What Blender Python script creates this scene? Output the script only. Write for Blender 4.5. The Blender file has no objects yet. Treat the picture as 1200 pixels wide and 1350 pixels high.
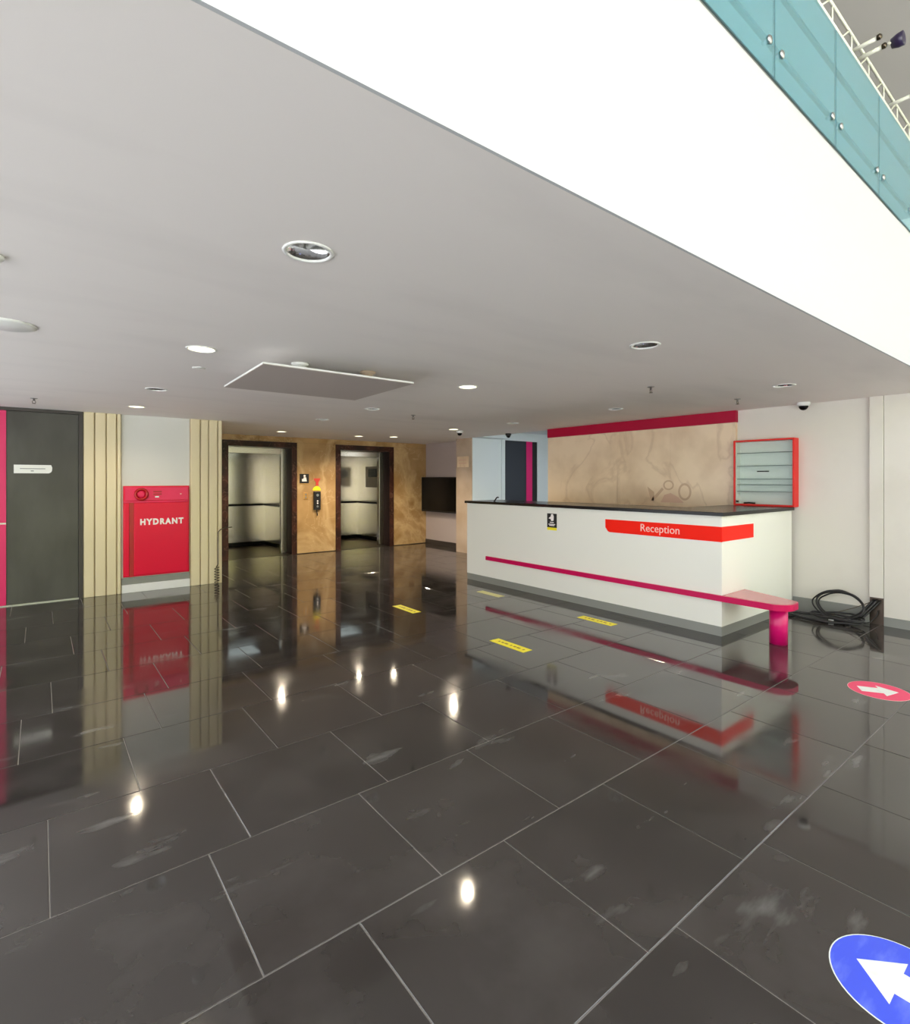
import bpy, bmesh, math, random
from mathutils import Vector, Matrix
PI = math.pi
random.seed(7)
scene = bpy.context.scene
COL = scene.collection

# ---------------------------------------------------------------- camera
YAW = 51.955
FPX, HORIZON = 700.04, 633.79
cd = bpy.data.cameras.new('camera')
cam = bpy.data.objects.new('camera', cd)
COL.objects.link(cam)
cam.location = (0, 0, 1.6)
cam.rotation_euler = (PI/2, 0, math.radians(YAW-90))
cd.sensor_fit = 'VERTICAL'; cd.sensor_height = 36; cd.sensor_width = 36
cd.lens = FPX/1350*36
cd.shift_y = -(675-HORIZON)/1350
cd.clip_start = 0.02
scene.camera = cam

# ---------------------------------------------------------------- light, sky, exposure
vs = scene.view_settings
vs.view_transform = 'Standard'; vs.look = 'None'; vs.gamma = 1.0
vs.use_curve_mapping = False
vs.exposure = 0.88
world = bpy.data.worlds.new('overcast_sky'); scene.world = world
world.use_nodes = True
bg = world.node_tree.nodes['Background']
bg.inputs[0].default_value = (0.93, 0.97, 1.0, 1); bg.inputs[1].default_value = 1.7
sd = bpy.data.lights.new('sun', 'SUN'); sd.energy = 26.0; sd.angle = math.radians(3); sd.color = (.985, .985, 1)
sun = bpy.data.objects.new('sun', sd); COL.objects.link(sun)
sun.rotation_euler = Vector((0.2, 0.25, 0.95)).to_track_quat('Z', 'Y').to_euler()

# ---------------------------------------------------------------- materials
def srgb(r, g, b):
    f = lambda c: ((c/255+.055)/1.055)**2.4 if c > 10 else c/255/12.92
    return (f(r), f(g), f(b), 1)
M = {}
def mat(name, col, rough=.5, metal=0., spec=.5, ior=None, emis=None, estr=0., coat=0.):
    m = bpy.data.materials.new(name); m.use_nodes = True
    b = m.node_tree.nodes['Principled BSDF']
    b.inputs['Base Color'].default_value = col
    b.inputs['Roughness'].default_value = rough
    b.inputs['Metallic'].default_value = metal
    b.inputs['Specular IOR Level'].default_value = spec
    if ior: b.inputs['IOR'].default_value = ior
    if coat: b.inputs['Coat Weight'].default_value = coat; b.inputs['Coat Roughness'].default_value = .05
    if emis:
        b.inputs['Emission Color'].default_value = emis; b.inputs['Emission Strength'].default_value = estr
    M[name] = m
    return m
def nodes(m):
    return m.node_tree.nodes, m.node_tree.links, m.node_tree.nodes['Principled BSDF']
def noise_mix(m, col2, scale=2., lo=.4, hi=.65, detail=5., stretch=(1, 1, 1), rough=None, amt=1., bump=0.):
    """mottle the base colour with a second colour, from world-position noise"""
    n, l, b = nodes(m)
    g = n.new('ShaderNodeNewGeometry'); mp = n.new('ShaderNodeMapping'); mp.inputs['Scale'].default_value = stretch
    l.new(g.outputs['Position'], mp.inputs[0])
    t = n.new('ShaderNodeTexNoise'); t.inputs['Scale'].default_value = scale; t.inputs['Detail'].default_value = detail
    l.new(mp.outputs[0], t.inputs['Vector'])
    r = n.new('ShaderNodeMapRange'); r.inputs[1].default_value = lo; r.inputs[2].default_value = hi
    r.inputs[3].default_value = 0; r.inputs[4].default_value = amt
    l.new(t.outputs[0], r.inputs[0])
    mx = n.new('ShaderNodeMix'); mx.data_type = 'RGBA'
    src = b.inputs['Base Color']
    if src.is_linked: l.new(src.links[0].from_socket, mx.inputs[6])
    else: mx.inputs[6].default_value = src.default_value
    mx.inputs[7].default_value = col2
    l.new(r.outputs[0], mx.inputs[0]); l.new(mx.outputs[2], src)
    if rough is not None:
        q = n.new('ShaderNodeMapRange'); q.inputs[3].default_value = b.inputs['Roughness'].default_value; q.inputs[4].default_value = rough
        l.new(r.outputs[0], q.inputs[0]); l.new(q.outputs[0], b.inputs['Roughness'])
    if bump:
        bp = n.new('ShaderNodeBump'); bp.inputs['Strength'].default_value = bump; bp.inputs['Distance'].default_value = .01
        l.new(t.outputs[0], bp.inputs['Height']); l.new(bp.outputs[0], b.inputs['Normal'])
    return t
def veins(m, col, scale=1.6, width=.03, dist=1.2, amt=.7):
    """thin marble veins where distorted noise crosses its middle value"""
    n, l, b = nodes(m)
    g = n.new('ShaderNodeNewGeometry')
    t = n.new('ShaderNodeTexNoise'); t.inputs['Scale'].default_value = scale; t.inputs['Detail'].default_value = 6
    t.inputs['Distortion'].default_value = dist
    l.new(g.outputs['Position'], t.inputs['Vector'])
    a = n.new('ShaderNodeMath'); a.operation = 'SUBTRACT'; a.inputs[1].default_value = .5; l.new(t.outputs[0], a.inputs[0])
    c = n.new('ShaderNodeMath'); c.operation = 'ABSOLUTE'; l.new(a.outputs[0], c.inputs[0])
    r = n.new('ShaderNodeMapRange'); r.inputs[1].default_value = 0; r.inputs[2].default_value = width
    r.inputs[3].default_value = amt; r.inputs[4].default_value = 0; l.new(c.outputs[0], r.inputs[0])
    mx = n.new('ShaderNodeMix'); mx.data_type = 'RGBA'; src = b.inputs['Base Color']
    if src.is_linked: l.new(src.links[0].from_socket, mx.inputs[6])
    else: mx.inputs[6].default_value = src.default_value
    mx.inputs[7].default_value = col; l.new(r.outputs[0], mx.inputs[0]); l.new(mx.outputs[2], src)

mat('ceiling_paint', srgb(238, 232, 229), .75); noise_mix(M['ceiling_paint'], srgb(222, 216, 214), 1.2, .5, .75, stretch=(.5, 1.6, 1), amt=.5)
mat('white_paint', srgb(235, 235, 235), .55)
mat('wall_paint', srgb(220, 215, 206), .6); noise_mix(M['wall_paint'], srgb(202, 195, 185), 1.5, .5, .75, amt=.45)
mat('cool_paint', srgb(214, 222, 226), .6)
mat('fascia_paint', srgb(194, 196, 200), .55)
mat('panel_paint', srgb(214, 213, 208), .6)
mat('mauve_paint', srgb(178, 165, 163), .6)
mat('upper_paint', srgb(184, 178, 176), .7)
mat('cream_panel', srgb(228, 214, 178), .5); noise_mix(M['cream_panel'], srgb(212, 196, 160), 3, .4, .7, stretch=(1, 1, .2), amt=.5)
mat('cream_groove_shade', srgb(205, 188, 152), .7)  # groove shading painted as a darker beige than the ribs
mat('counter_white', srgb(236, 235, 228), .35)
mat('skirting_grey', srgb(138, 139, 134), .3)
mat('tile', srgb(54, 50, 48), .045, spec=.75)
mat('grout', srgb(134, 129, 124), .6)
mat('tan_marble', srgb(186, 150, 102), .2); noise_mix(M['tan_marble'], srgb(158, 122, 76), 1.6, .4, .65); veins(M['tan_marble'], srgb(222, 190, 142), .8, .06, .8, .5); veins(M['tan_marble'], srgb(226, 198, 152), 2.2, .01, .6, .35)
mat('brown_marble', srgb(70, 38, 28), .35, spec=.25); noise_mix(M['brown_marble'], srgb(44, 24, 18), 4, .4, .6); veins(M['brown_marble'], srgb(140, 104, 88), 3, .012, 1.4, .5)
mat('beige_marble', srgb(238, 214, 184), .3); noise_mix(M['beige_marble'], srgb(216, 188, 156), 1.6, .42, .66, amt=.9); veins(M['beige_marble'], srgb(196, 164, 132), .8, .03, 1.6, .4)
mat('pillar_stone', srgb(192, 172, 152), .4); noise_mix(M['pillar_stone'], srgb(176, 154, 132), 2)
mat('stain', srgb(206, 174, 144), .4)
mat('stain_pink', srgb(220, 182, 158), .4)
mat('crimson', srgb(172, 4, 52), .45, spec=.25)
mat('magenta', srgb(214, 14, 108), .28)
mat('magenta_door', srgb(216, 36, 100), .4)
mat('ledge_crimson', srgb(200, 4, 84), .3, spec=.3)
mat('ledge_top_sheen', srgb(206, 120, 128), .12)  # pale pink paints the reflection seen on the crimson seat
mat('orange_red', srgb(252, 30, 6), .4, spec=.15)
mat('cabinet_red', srgb(226, 36, 28), .35, spec=.25)
mat('hydrant_red', srgb(228, 0, 56), .3, spec=.3)
mat('hydrant_dark', srgb(176, 4, 16), .3)
mat('hydrant_pale', srgb(230, 44, 92), .3, spec=.3)
mat('letter_white', srgb(248, 240, 240), .5)
mat('letter_pink', srgb(255, 206, 196), .5)
mat('black_gloss', srgb(8, 7, 7), .25, spec=.2)
mat('black_matte', srgb(14, 13, 14), .5)
mat('black_rubber', srgb(34, 32, 33), .45)
mat('counter_black', srgb(18, 15, 14), .22, spec=.3)
mat('dark_door', srgb(72, 70, 66), .35); noise_mix(M['dark_door'], srgb(60, 57, 54), 3, .4, .65, stretch=(1, 1, .4))
mat('navy_door', srgb(38, 43, 54), .4)
mat('door_frame', srgb(58, 52, 50), .4)
mat('steel', srgb(204, 196, 184), .22, 1.)
mat('steel_dark', srgb(96, 86, 76), .3, 1.)
mat('chrome', srgb(225, 225, 225), .08, 1.)
mat('silver', srgb(180, 180, 180), .3, 1.)
mat('plastic_white', srgb(238, 238, 236), .4)
mat('grey_panel', srgb(186, 176, 172), .6)
mat('yellow_tape', srgb(248, 234, 40), .45)
mat('pale_yellow_tape', srgb(226, 222, 150), .45)
mat('tape_print', srgb(150, 128, 20), .5)
mat('blue_sticker', srgb(70, 92, 236), .4); noise_mix(M['blue_sticker'], srgb(120, 140, 250), 7, .52, .7, stretch=(1, 3, 1), amt=.6)
mat('pink_sticker', srgb(246, 60, 112), .4)
mat('sticker_white', srgb(240, 244, 240), .45); noise_mix(M['sticker_white'], srgb(205, 212, 206), 14, .55, .75, amt=.6)
mat('red_sticker', srgb(208, 66, 52), .5)
mat('gold', srgb(206, 160, 96), .35, .6)
mat('sign_white', srgb(236, 236, 232), .45)
mat('print_grey', srgb(130, 130, 130), .6)
mat('truss_white', srgb(226, 224, 212), .4)
mat('purple_lens', srgb(44, 34, 66), .3)
mat('seal', srgb(52, 74, 78), .7)
mat('reveal_shade_dark', srgb(34, 20, 20), .6, spec=.15)  # shade of the lift reveal put into the colour
mat('lamp_tube', srgb(240, 240, 235), .3)
mat('lit_diffuser', srgb(255, 250, 225), .4, emis=srgb(255, 246, 205), estr=2.2)
mat('passage_fill', srgb(245, 250, 255), .4, emis=srgb(240, 246, 255), estr=17)  # glow of the fill panel added in the passage
mat('car_light', srgb(250, 250, 245), .4, emis=srgb(230, 250, 250), estr=.5)
mat('pavement', srgb(206, 206, 206), .8); noise_mix(M['pavement'], srgb(184, 185, 186), 2, .4, .6)
mat('lawn', srgb(112, 118, 70), .9); noise_mix(M['lawn'], srgb(92, 100, 56), 3, .4, .6)
mat('foliage', srgb(168, 170, 88), .6); noise_mix(M['foliage'], srgb(120, 126, 62), 1.8, .4, .6)
mat('cabinet_glass_shelf', srgb(96, 112, 104), .1)

def tile_material():
    m = M['tile']; n, l, b = nodes(m)
    oi = n.new('ShaderNodeObjectInfo')
    mr = n.new('ShaderNodeMapRange'); mr.inputs[3].default_value = .82; mr.inputs[4].default_value = 1.2
    l.new(oi.outputs['Random'], mr.inputs[0])
    hs = n.new('ShaderNodeHueSaturation'); hs.inputs['Color'].default_value = b.inputs['Base Color'].default_value
    l.new(mr.outputs[0], hs.inputs['Value']); l.new(hs.outputs[0], b.inputs['Base Color'])
    noise_mix(m, srgb(72, 68, 66), 2.6, .45, .72, amt=.75)
    noise_mix(m, srgb(150, 150, 148), 2.2, .62, .8, detail=9, stretch=(.7, 2.4, 1), amt=.6)      # dusty scuffs
    g = n.new('ShaderNodeNewGeometry'); t = n.new('ShaderNodeTexNoise'); t.inputs['Scale'].default_value = 1.7; t.inputs['Detail'].default_value = 6
    l.new(g.outputs['Position'], t.inputs['Vector'])
    r = n.new('ShaderNodeMapRange'); r.inputs[1].default_value = .42; r.inputs[2].default_value = .8; r.inputs[3].default_value = .045; r.inputs[4].default_value = .18
    l.new(t.outputs[0], r.inputs[0]); l.new(r.outputs[0], b.inputs['Roughness'])
    b.inputs['IOR'].default_value = 1.6
tile_material()

def glass_material():
    m = bpy.data.materials.new('balustrade_glass'); m.use_nodes = True; M['balustrade_glass'] = m
    n, l = m.node_tree.nodes, m.node_tree.links
    n.remove(n['Principled BSDF']); out = n['Material Output']
    tr = n.new('ShaderNodeBsdfTransparent'); tr.inputs[0].default_value = srgb(198, 232, 244)
    df = n.new('ShaderNodeBsdfDiffuse'); df.inputs[0].default_value = srgb(146, 200, 212)
    gl = n.new('ShaderNodeBsdfGlossy'); gl.inputs['Roughness'].default_value = .03; gl.inputs[0].default_value = (1, 1, 1, 1)
    m1 = n.new('ShaderNodeMixShader'); m1.inputs[0].default_value = .27
    l.new(tr.outputs[0], m1.inputs[1]); l.new(df.outputs[0], m1.inputs[2])
    fr = n.new('ShaderNodeFresnel'); fr.inputs[0].default_value = 1.3
    gm_ = n.new('ShaderNodeNewGeometry'); inv = n.new('ShaderNodeMath'); inv.operation = 'SUBTRACT'; inv.inputs[0].default_value = 1; l.new(gm_.outputs['Backfacing'], inv.inputs[1])
    mu = n.new('ShaderNodeMath'); mu.operation = 'MULTIPLY'; l.new(fr.outputs[0], mu.inputs[0]); l.new(inv.outputs[0], mu.inputs[1])
    m2 = n.new('ShaderNodeMixShader'); l.new(mu.outputs[0], m2.inputs[0]); l.new(m1.outputs[0], m2.inputs[1]); l.new(gl.outputs[0], m2.inputs[2])
    l.new(m2.outputs[0], out.inputs[0])
    c = bpy.data.materials.new('clear_glass'); c.use_nodes = True; M['clear_glass'] = c
    n, l = c.node_tree.nodes, c.node_tree.links
    n.remove(n['Principled BSDF']); out = n['Material Output']
    tr = n.new('ShaderNodeBsdfTransparent'); tr.inputs[0].default_value = srgb(246, 250, 248)
    gl = n.new('ShaderNodeBsdfGlossy'); gl.inputs['Roughness'].default_value = .02
    fr = n.new('ShaderNodeFresnel'); fr.inputs[0].default_value = 1.2
    gm_ = n.new('ShaderNodeNewGeometry'); inv = n.new('ShaderNodeMath'); inv.operation = 'SUBTRACT'; inv.inputs[0].default_value = 1; l.new(gm_.outputs['Backfacing'], inv.inputs[1])
    mu = n.new('ShaderNodeMath'); mu.operation = 'MULTIPLY'; l.new(fr.outputs[0], mu.inputs[0]); l.new(inv.outputs[0], mu.inputs[1])
    m2 = n.new('ShaderNodeMixShader'); l.new(mu.outputs[0], m2.inputs[0]); l.new(tr.outputs[0], m2.inputs[1]); l.new(gl.outputs[0], m2.inputs[2])
    l.new(m2.outputs[0], out.inputs[0])
glass_material()

# ---------------------------------------------------------------- mesh builder
class MB:
    def __init__(s): s.bm = bmesh.new()
    def box(s, x0, x1, y0, y1, z0, z1, bevel=0.):
        t = bmesh.new()
        vs_ = [t.verts.new((x, y, z)) for x in (x0, x1) for y in (y0, y1) for z in (z0, z1)]
        for f in ((0, 1, 3, 2), (4, 6, 7, 5), (0, 4, 5, 1), (2, 3, 7, 6), (0, 2, 6, 4), (1, 5, 7, 3)):
            t.faces.new([vs_[i] for i in f])
        bmesh.ops.recalc_face_normals(t, faces=t.faces)
        if bevel: bmesh.ops.bevel(t, geom=t.edges[:], offset=bevel, segments=2, affect='EDGES', profile=.5)
        s.add(t); return s
    def add(s, t, mtx=None):
        if mtx: bmesh.ops.transform(t, matrix=mtx, verts=t.verts)
        me = bpy.data.meshes.new('tmp'); t.to_mesh(me); t.free(); s.bm.from_mesh(me); bpy.data.meshes.remove(me)
    def lathe(s, prof, center=(0, 0, 0), n=32, axis='Z', smooth=True, closed=False):
        """prof: list of (r, h) along the axis"""
        t = bmesh.new(); rings = []
        for r, h in prof:
            rings.append([t.verts.new((r*math.cos(2*PI*i/n), r*math.sin(2*PI*i/n), h)) for i in range(n)] if r > 1e-6 else [t.verts.new((0, 0, h))])
        def bridge(a, b):
            for i in range(n):
                j = (i+1) % n
                if len(a) == 1 and len(b) == 1: return
                if len(a) == 1: f = t.faces.new((a[0], b[j], b[i]))
                elif len(b) == 1: f = t.faces.new((a[i], a[j], b[0]))
                else: f = t.faces.new((a[i], a[j], b[j], b[i]))
                f.smooth = smooth
        for a, b in zip(rings, rings[1:]): bridge(a, b)
        if closed: bridge(rings[-1], rings[0])
        bmesh.ops.recalc_face_normals(t, faces=t.faces)
        R = {'Z': Matrix.Identity(4), 'X': Matrix.Rotation(PI/2, 4, 'Y'), 'Y': Matrix.Rotation(-PI/2, 4, 'X'), '-Y': Matrix.Rotation(PI/2, 4, 'X'), '-X': Matrix.Rotation(-PI/2, 4, 'Y')}[axis]
        s.add(t, Matrix.Translation(center) @ R); return s
    def cyl(s, center, r, h, n=24, axis='Z', smooth=False):
        return s.lathe([(0, 0), (r, 0), (r, h), (0, h)], center, n, axis, smooth)
    def tube(s, pts, r, n=8, caps=True):
        t = bmesh.new(); pts = [Vector(p) for p in pts]; rings = []
        up = None
        for i, p in enumerate(pts):
            d = (pts[min(i+1, len(pts)-1)]-pts[max(i-1, 0)]).normalized()
            if up is None: up = d.orthogonal().normalized()
            up = (up-d*up.dot(d)); up = up.normalized() if up.length > 1e-5 else d.orthogonal().normalized()
            w = d.cross(up)
            rings.append([t.verts.new(p+r*(math.cos(2*PI*k/n)*up+math.sin(2*PI*k/n)*w)) for k in range(n)])
        for a, b in zip(rings, rings[1:]):
            for k in range(n):
                f = t.faces.new((a[k], a[(k+1) % n], b[(k+1) % n], b[k])); f.smooth = True
        if caps: t.faces.new(rings[0]); t.faces.new(rings[-1])
        bmesh.ops.recalc_face_normals(t, faces=t.faces); s.add(t); return s
    def prism(s, poly, z0, z1, mtx=None, bevel=0.):
        """poly in local XY, extruded z0..z1 along local Z, then placed by mtx"""
        t = bmesh.new()
        a = [t.verts.new((x, y, z0)) for x, y in poly]; b = [t.verts.new((x, y, z1)) for x, y in poly]
        t.faces.new(a[::-1]); top = t.faces.new(b)
        for i in range(len(poly)):
            j = (i+1) % len(poly); t.faces.new((a[i], a[j], b[j], b[i]))
        bmesh.ops.recalc_face_normals(t, faces=t.faces)
        if bevel: bmesh.ops.bevel(t, geom=list(top.edges), offset=bevel, segments=2, affect='EDGES', profile=.5)
        s.add(t, mtx); return s
    def build(s, name, material, parent=None, kind=None):
        vs_ = s.bm.verts
        if parent is not None: o3 = world_loc(parent)
        else:
            xs = [v.co.x for v in vs_]; ys = [v.co.y for v in vs_]; zs = [v.co.z for v in vs_]
            o3 = Vector(((min(xs)+max(xs))/2, (min(ys)+max(ys))/2, min(zs)))
        bmesh.ops.translate(s.bm, verts=vs_, vec=-o3)
        me = bpy.data.meshes.new(name); s.bm.to_mesh(me); s.bm.free()
        me.materials.append(M[material] if isinstance(material, str) else material)
        o = bpy.data.objects.new(name, me); COL.objects.link(o)
        if parent is not None: o.parent = parent
        else: o.location = o3
        if kind: o['kind'] = kind
        return o
def world_loc(o):
    v = Vector(o.location)
    while o.parent: o = o.parent; v = v+Vector(o.location)
    return v
def box(name, x0, x1, y0, y1, z0, z1, material, parent=None, bevel=0., kind=None):
    return MB().box(x0, x1, y0, y1, z0, z1, bevel).build(name, material, parent, kind)
def tag(o, label, cat, group=None):
    o['label'] = label; o['category'] = cat
    if group: o['group'] = group
    return o
def struct(o, label=None, cat=None):
    o['kind'] = 'structure'
    if label: o['label'] = label
    if cat: o['category'] = cat
    return o
def thing(name, loc, label, cat, group=None):
    o = bpy.data.objects.new(name, None); COL.objects.link(o); o.location = loc; o.empty_display_size = .1
    return tag(o, label, cat, group)
def copy_tree(o, parent=None):
    c = o.copy(); COL.objects.link(c); c.parent = parent
    for ch in list(o.children): copy_tree(ch, c)
    return c
FACE_Y = lambda x, y, z: Matrix(((1, 0, 0, x), (0, 0, -1, y), (0, 1, 0, z), (0, 0, 0, 1)))     # plane facing -Y, local right = +X
FACE_X = lambda x, y, z: Matrix(((0, 0, -1, x), (-1, 0, 0, y), (0, 1, 0, z), (0, 0, 0, 1)))    # plane facing -X, local right = -Y
FLAT = lambda x, y, z, a=0: Matrix.Translation((x, y, z)) @ Matrix.Rotation(a, 4, 'Z')
def lettering(txt, size, mtx, material, parent, name='lettering', width=None, extrude=.002, bold=0., space=1.):
    cu = bpy.data.curves.new('txt', 'FONT'); cu.body = txt; cu.size = size; cu.extrude = extrude; cu.align_x = 'CENTER'; cu.align_y = 'CENTER'
    cu.offset = bold; cu.space_character = space; cu.resolution_u = 3
    ob = bpy.data.objects.new('txt', cu); COL.objects.link(ob)
    dg = bpy.context.evaluated_depsgraph_get()
    me = bpy.data.meshes.new_from_object(ob.evaluated_get(dg))
    bpy.data.objects.remove(ob); bpy.data.curves.remove(cu)
    b = MB(); t = bmesh.new(); t.from_mesh(me); bpy.data.meshes.remove(me)
    if width:
        xs = [v.co.x for v in t.verts]; k = width/(max(xs)-min(xs))
        bmesh.ops.scale(t, vec=(k, 1, 1), verts=t.verts)
    b.add(t, mtx)
    return b.build(name, material, parent)
def disc_poly(r, n=48, cx=0, cy=0): return [(cx+r*math.cos(2*PI*i/n), cy+r*math.sin(2*PI*i/n)) for i in range(n)]
def arc(cx, cy, r, a0, a1, n=8): return [(cx+r*math.cos(math.radians(a0+(a1-a0)*i/n)), cy+r*math.sin(math.radians(a0+(a1-a0)*i/n))) for i in range(n+1)]

# ---------------------------------------------------------------- main dimensions (metres)
C = 2.541                # lobby ceiling
YL, YT = 8.833, 11.229   # left wall front, lift wall
XW = 7.38                # right wall
XP = 7.322               # marble reception panel face
XC, YC = 5.51, 2.602     # counter front / counter end
YF = 1.126               # fascia
WEST, EAST, SOUTH, ROOF = -2.4, 12.5, -4.2, 6.4

# ================================================================ SETTING
floor = struct(box('floor', WEST, EAST, SOUTH, YT+.35, -.2, -.0025, 'grout'), 'dark polished stone tile floor with pale joints', 'floor')
T, GAP = .7158, .0048
OFF = {-1: .37, 0: .196, 1: .57, 2: .03, 3: .41, 4: .62, 5: .07, 6: .46, 7: .25, 8: .60, 9: .12, 10: .44, 11: .31, 12: .02, 13: .5}
rects = [(WEST, XW, SOUTH, YL), (2.262, 7.84, YL, YT), (XW, 10.0, 6.6, 8.9), (XW, EAST, SOUTH, .45)]
ca, sa = math.cos(math.radians(YAW)), math.sin(math.radians(YAW))
def seen(x, y):
    d = ca*x+sa*y; l_ = sa*x-ca*y
    if d < .25: return 0
    px, py = 600+FPX*l_/d, HORIZON+FPX*1.6/d
    m_ = 60+FPX*.5/d
    return 1/d if -m_ < px < 1200+m_ and py < 1350+2*m_ else 0
full = None; cells = []
k0 = int((SOUTH-1.0126)//T); k1 = int((YT-1.0126)//T)+1
for k in range(k0, k1+1):
    y0 = 1.0126+k*T; off = OFF.get(k, (k*.271) % T)
    for j in range(int((WEST-off)//T), int((EAST-off)//T)+1):
        x0 = off+j*T
        for (a, b_, c_, d_) in rects:
            u0, u1, v0, v1 = max(x0+GAP/2, a), min(x0+T-GAP/2, b_), max(y0+GAP/2, c_), min(y0+T-GAP/2, d_)
            if u1-u0 > .03 and v1-v0 > .03: cells.append((u0, u1, v0, v1))
cells.sort(key=lambda q: -seen((q[0]+q[1])/2, (q[2]+q[3])/2))
def tile_bm(w, h):
    t = bmesh.new(); e = .0015
    a = [t.verts.new(p) for p in ((-w/2, -h/2, -.004), (w/2, -h/2, -.004), (w/2, h/2, -.004), (-w/2, h/2, -.004))]
    c = [t.verts.new(p) for p in ((-w/2, -h/2, -e), (w/2, -h/2, -e), (w/2, h/2, -e), (-w/2, h/2, -e))]
    d = [t.verts.new(p) for p in ((-w/2+e, -h/2+e, 0), (w/2-e, -h/2+e, 0), (w/2-e, h/2-e, 0), (-w/2+e, h/2-e, 0))]
    for i in range(4):
        j = (i+1) % 4; t.faces.new((a[i], a[j], c[j], c[i])); t.faces.new((c[i], c[j], d[j], d[i]))
    t.faces.new(d); return t
cache = {}; rest = MB(); nt = 0
fz = world_loc(floor)
for (u0, u1, v0, v1) in cells:
    w, h = round(u1-u0, 4), round(v1-v0, 4); cx, cy = (u0+u1)/2, (v0+v1)/2
    if nt < 299 and seen(cx, cy) > 0:
        if (w, h) not in cache:
            me = bpy.data.meshes.new('floor_tile'); t = tile_bm(w, h); t.to_mesh(me); t.free(); me.materials.append(M['tile']); cache[(w, h)] = me
        o = bpy.data.objects.new('floor_tile', cache[(w, h)]); COL.objects.link(o); o.parent = floor
        o.location = Vector((cx, cy, 0))-fz; nt += 1
    else:
        rest.add(tile_bm(w, h), Matrix.Translation((cx, cy, 0)))
rest.build('floor_tile_field', 'tile', floor, 'stuff')

# ceiling with real holes for the downlights -------------------------------------------------
LIGHTS = [(.87, 2.09, 0), (.91, 4.10, 1), (.945, 6.187, 0), (.97, 7.80, 1), (3.31, 2.09, 0), (3.38, 4.11, 1), (3.43, 6.14, 0), (3.42, 7.68, 0),
          (3.65, 10.06, 1), (5.785, 2.125, 0), (5.94, 4.18, 0), (6.10, 6.26, 0), (5.97, 7.67, 1), (5.31, 10.08, 1), (5.99, 9.79, 1)]
def ceiling_with_holes():
    a = MB().box(WEST, 7.45, YF+.012, YT+.3, C, C+.25).build('ceiling', 'ceiling_paint')
    cut = MB()
    for x, y, lit in LIGHTS: cut.cyl((x, y, C-.05), .094, .2, 32)
    c = cut.build('cutter', 'ceiling_paint')
    md = a.modifiers.new('b', 'BOOLEAN'); md.operation = 'DIFFERENCE'; md.object = c; md.solver = 'EXACT'
    dg = bpy.context.evaluated_depsgraph_get(); dg.update()
    me = bpy.data.meshes.new_from_object(a.evaluated_get(dg)); a.modifiers.clear(); a.data = me
    bpy.data.objects.remove(c)
    return a
ceiling = struct(ceiling_with_holes(), 'pale painted lobby ceiling with round downlight holes', 'ceiling')
box('ceiling_bay', 7.45, 8.2, 8.9, YT+.3, C, C+.25, 'ceiling_paint', ceiling)
box('passage_ceiling', 7.451, 10.2, 5.0, 8.899, 2.72, 2.79, 'cool_paint', ceiling)
box('passage_soffit', 7.471, 8.28, 8.6, 8.899, C+.001, 2.719, 'cool_paint', ceiling)
box('passage_bulkhead', 7.451, 7.47, 5.0, 8.899, C, 2.72, 'cool_paint', ceiling)

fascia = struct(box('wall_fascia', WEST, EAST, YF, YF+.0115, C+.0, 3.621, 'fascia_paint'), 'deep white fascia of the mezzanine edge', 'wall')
struct(box('floor_mezzanine', WEST, EAST, YF+.012, 9.5, 3.3, 3.55, 'upper_paint'), 'mezzanine floor slab above the lobby', 'floor')
struct(box('wall_upper', WEST, EAST, 9.5, 9.7, 3.3, ROOF, 'upper_paint'), 'grey beige wall at the back of the mezzanine', 'wall')
struct(box('ceiling_atrium', WEST-.2, EAST+.2, SOUTH-.1, 9.7, ROOF, ROOF+.3, 'upper_paint'), 'grey beige ceiling high above the mezzanine', 'ceiling')
struct(box('wall_west', WEST-.2, WEST, YF, 9.7, C, ROOF, 'white_paint'), 'white side wall of the mezzanine', 'wall')
side = thing('window_added', (WEST, 0, 0), 'added unseen side window front with slim posts', 'window'); side['kind'] = 'structure'  # side front added out of view so daylight reaches the ceiling
for i in range(8):
    y = SOUTH+.06+i*(YL-SOUTH-.12)/7
    box('window_post', WEST-.1, WEST, y-.04, y+.04, 0, C if y > YF else ROOF, 'silver', side)
struct(box('wall_east', EAST, EAST+.2, SOUTH, 9.7, -.2, ROOF, 'white_paint'), 'white far side wall of the atrium', 'wall')
# window front behind the viewer: posts and transoms, daylight comes in here
front = thing('window_1', (0, SOUTH, 0), 'tall glazed street front with white posts', 'window'); front['kind'] = 'structure'
for i in range(7):
    x = WEST+.06+i*(EAST-WEST-.12)/6
    box('window_post', x-.05, x+.05, SOUTH-.1, SOUTH, 0, ROOF, 'silver', front)
for z in (.04, 2.9): box('window_transom', WEST, EAST, SOUTH-.08, SOUTH-.02, z-.04, z+.04, 'silver', front)
struct(box('lawn', -8, 60, -45, -9.0, -.11, -.08, 'lawn'), 'added unseen green lawn that cuts the light bounced to the fascia', 'lawn')  # out of view, added to darken far ground and dim the fascia
struct(box('pavement', -40, 50, -45, SOUTH-.11, -.3, -.12, 'pavement'), 'added unseen pale paving that bounces daylight in through the glazed front', 'pavement')  # out of view, added pale to bounce sunlight up to the ceiling
def hedge():
    b = MB(); rr = random.Random(3)
    for i in range(60):
        x = -25+i*1.1; t = bmesh.new(); bmesh.ops.create_icosphere(t, subdivisions=3, radius=1)
        for v in t.verts: v.co *= 1+rr.uniform(-.09, .09)
        b.add(t, Matrix.Translation((x+rr.uniform(-.3, .3), -22+rr.uniform(-1, 1), 4.4+rr.uniform(-.3, .9))) @ Matrix.Diagonal((1.3, 1.2, 2.6, 1)))
    o = b.build('hedge', 'foliage', None, 'stuff'); return tag(o, 'tall green hedge across the forecourt outside', 'hedge')
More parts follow.
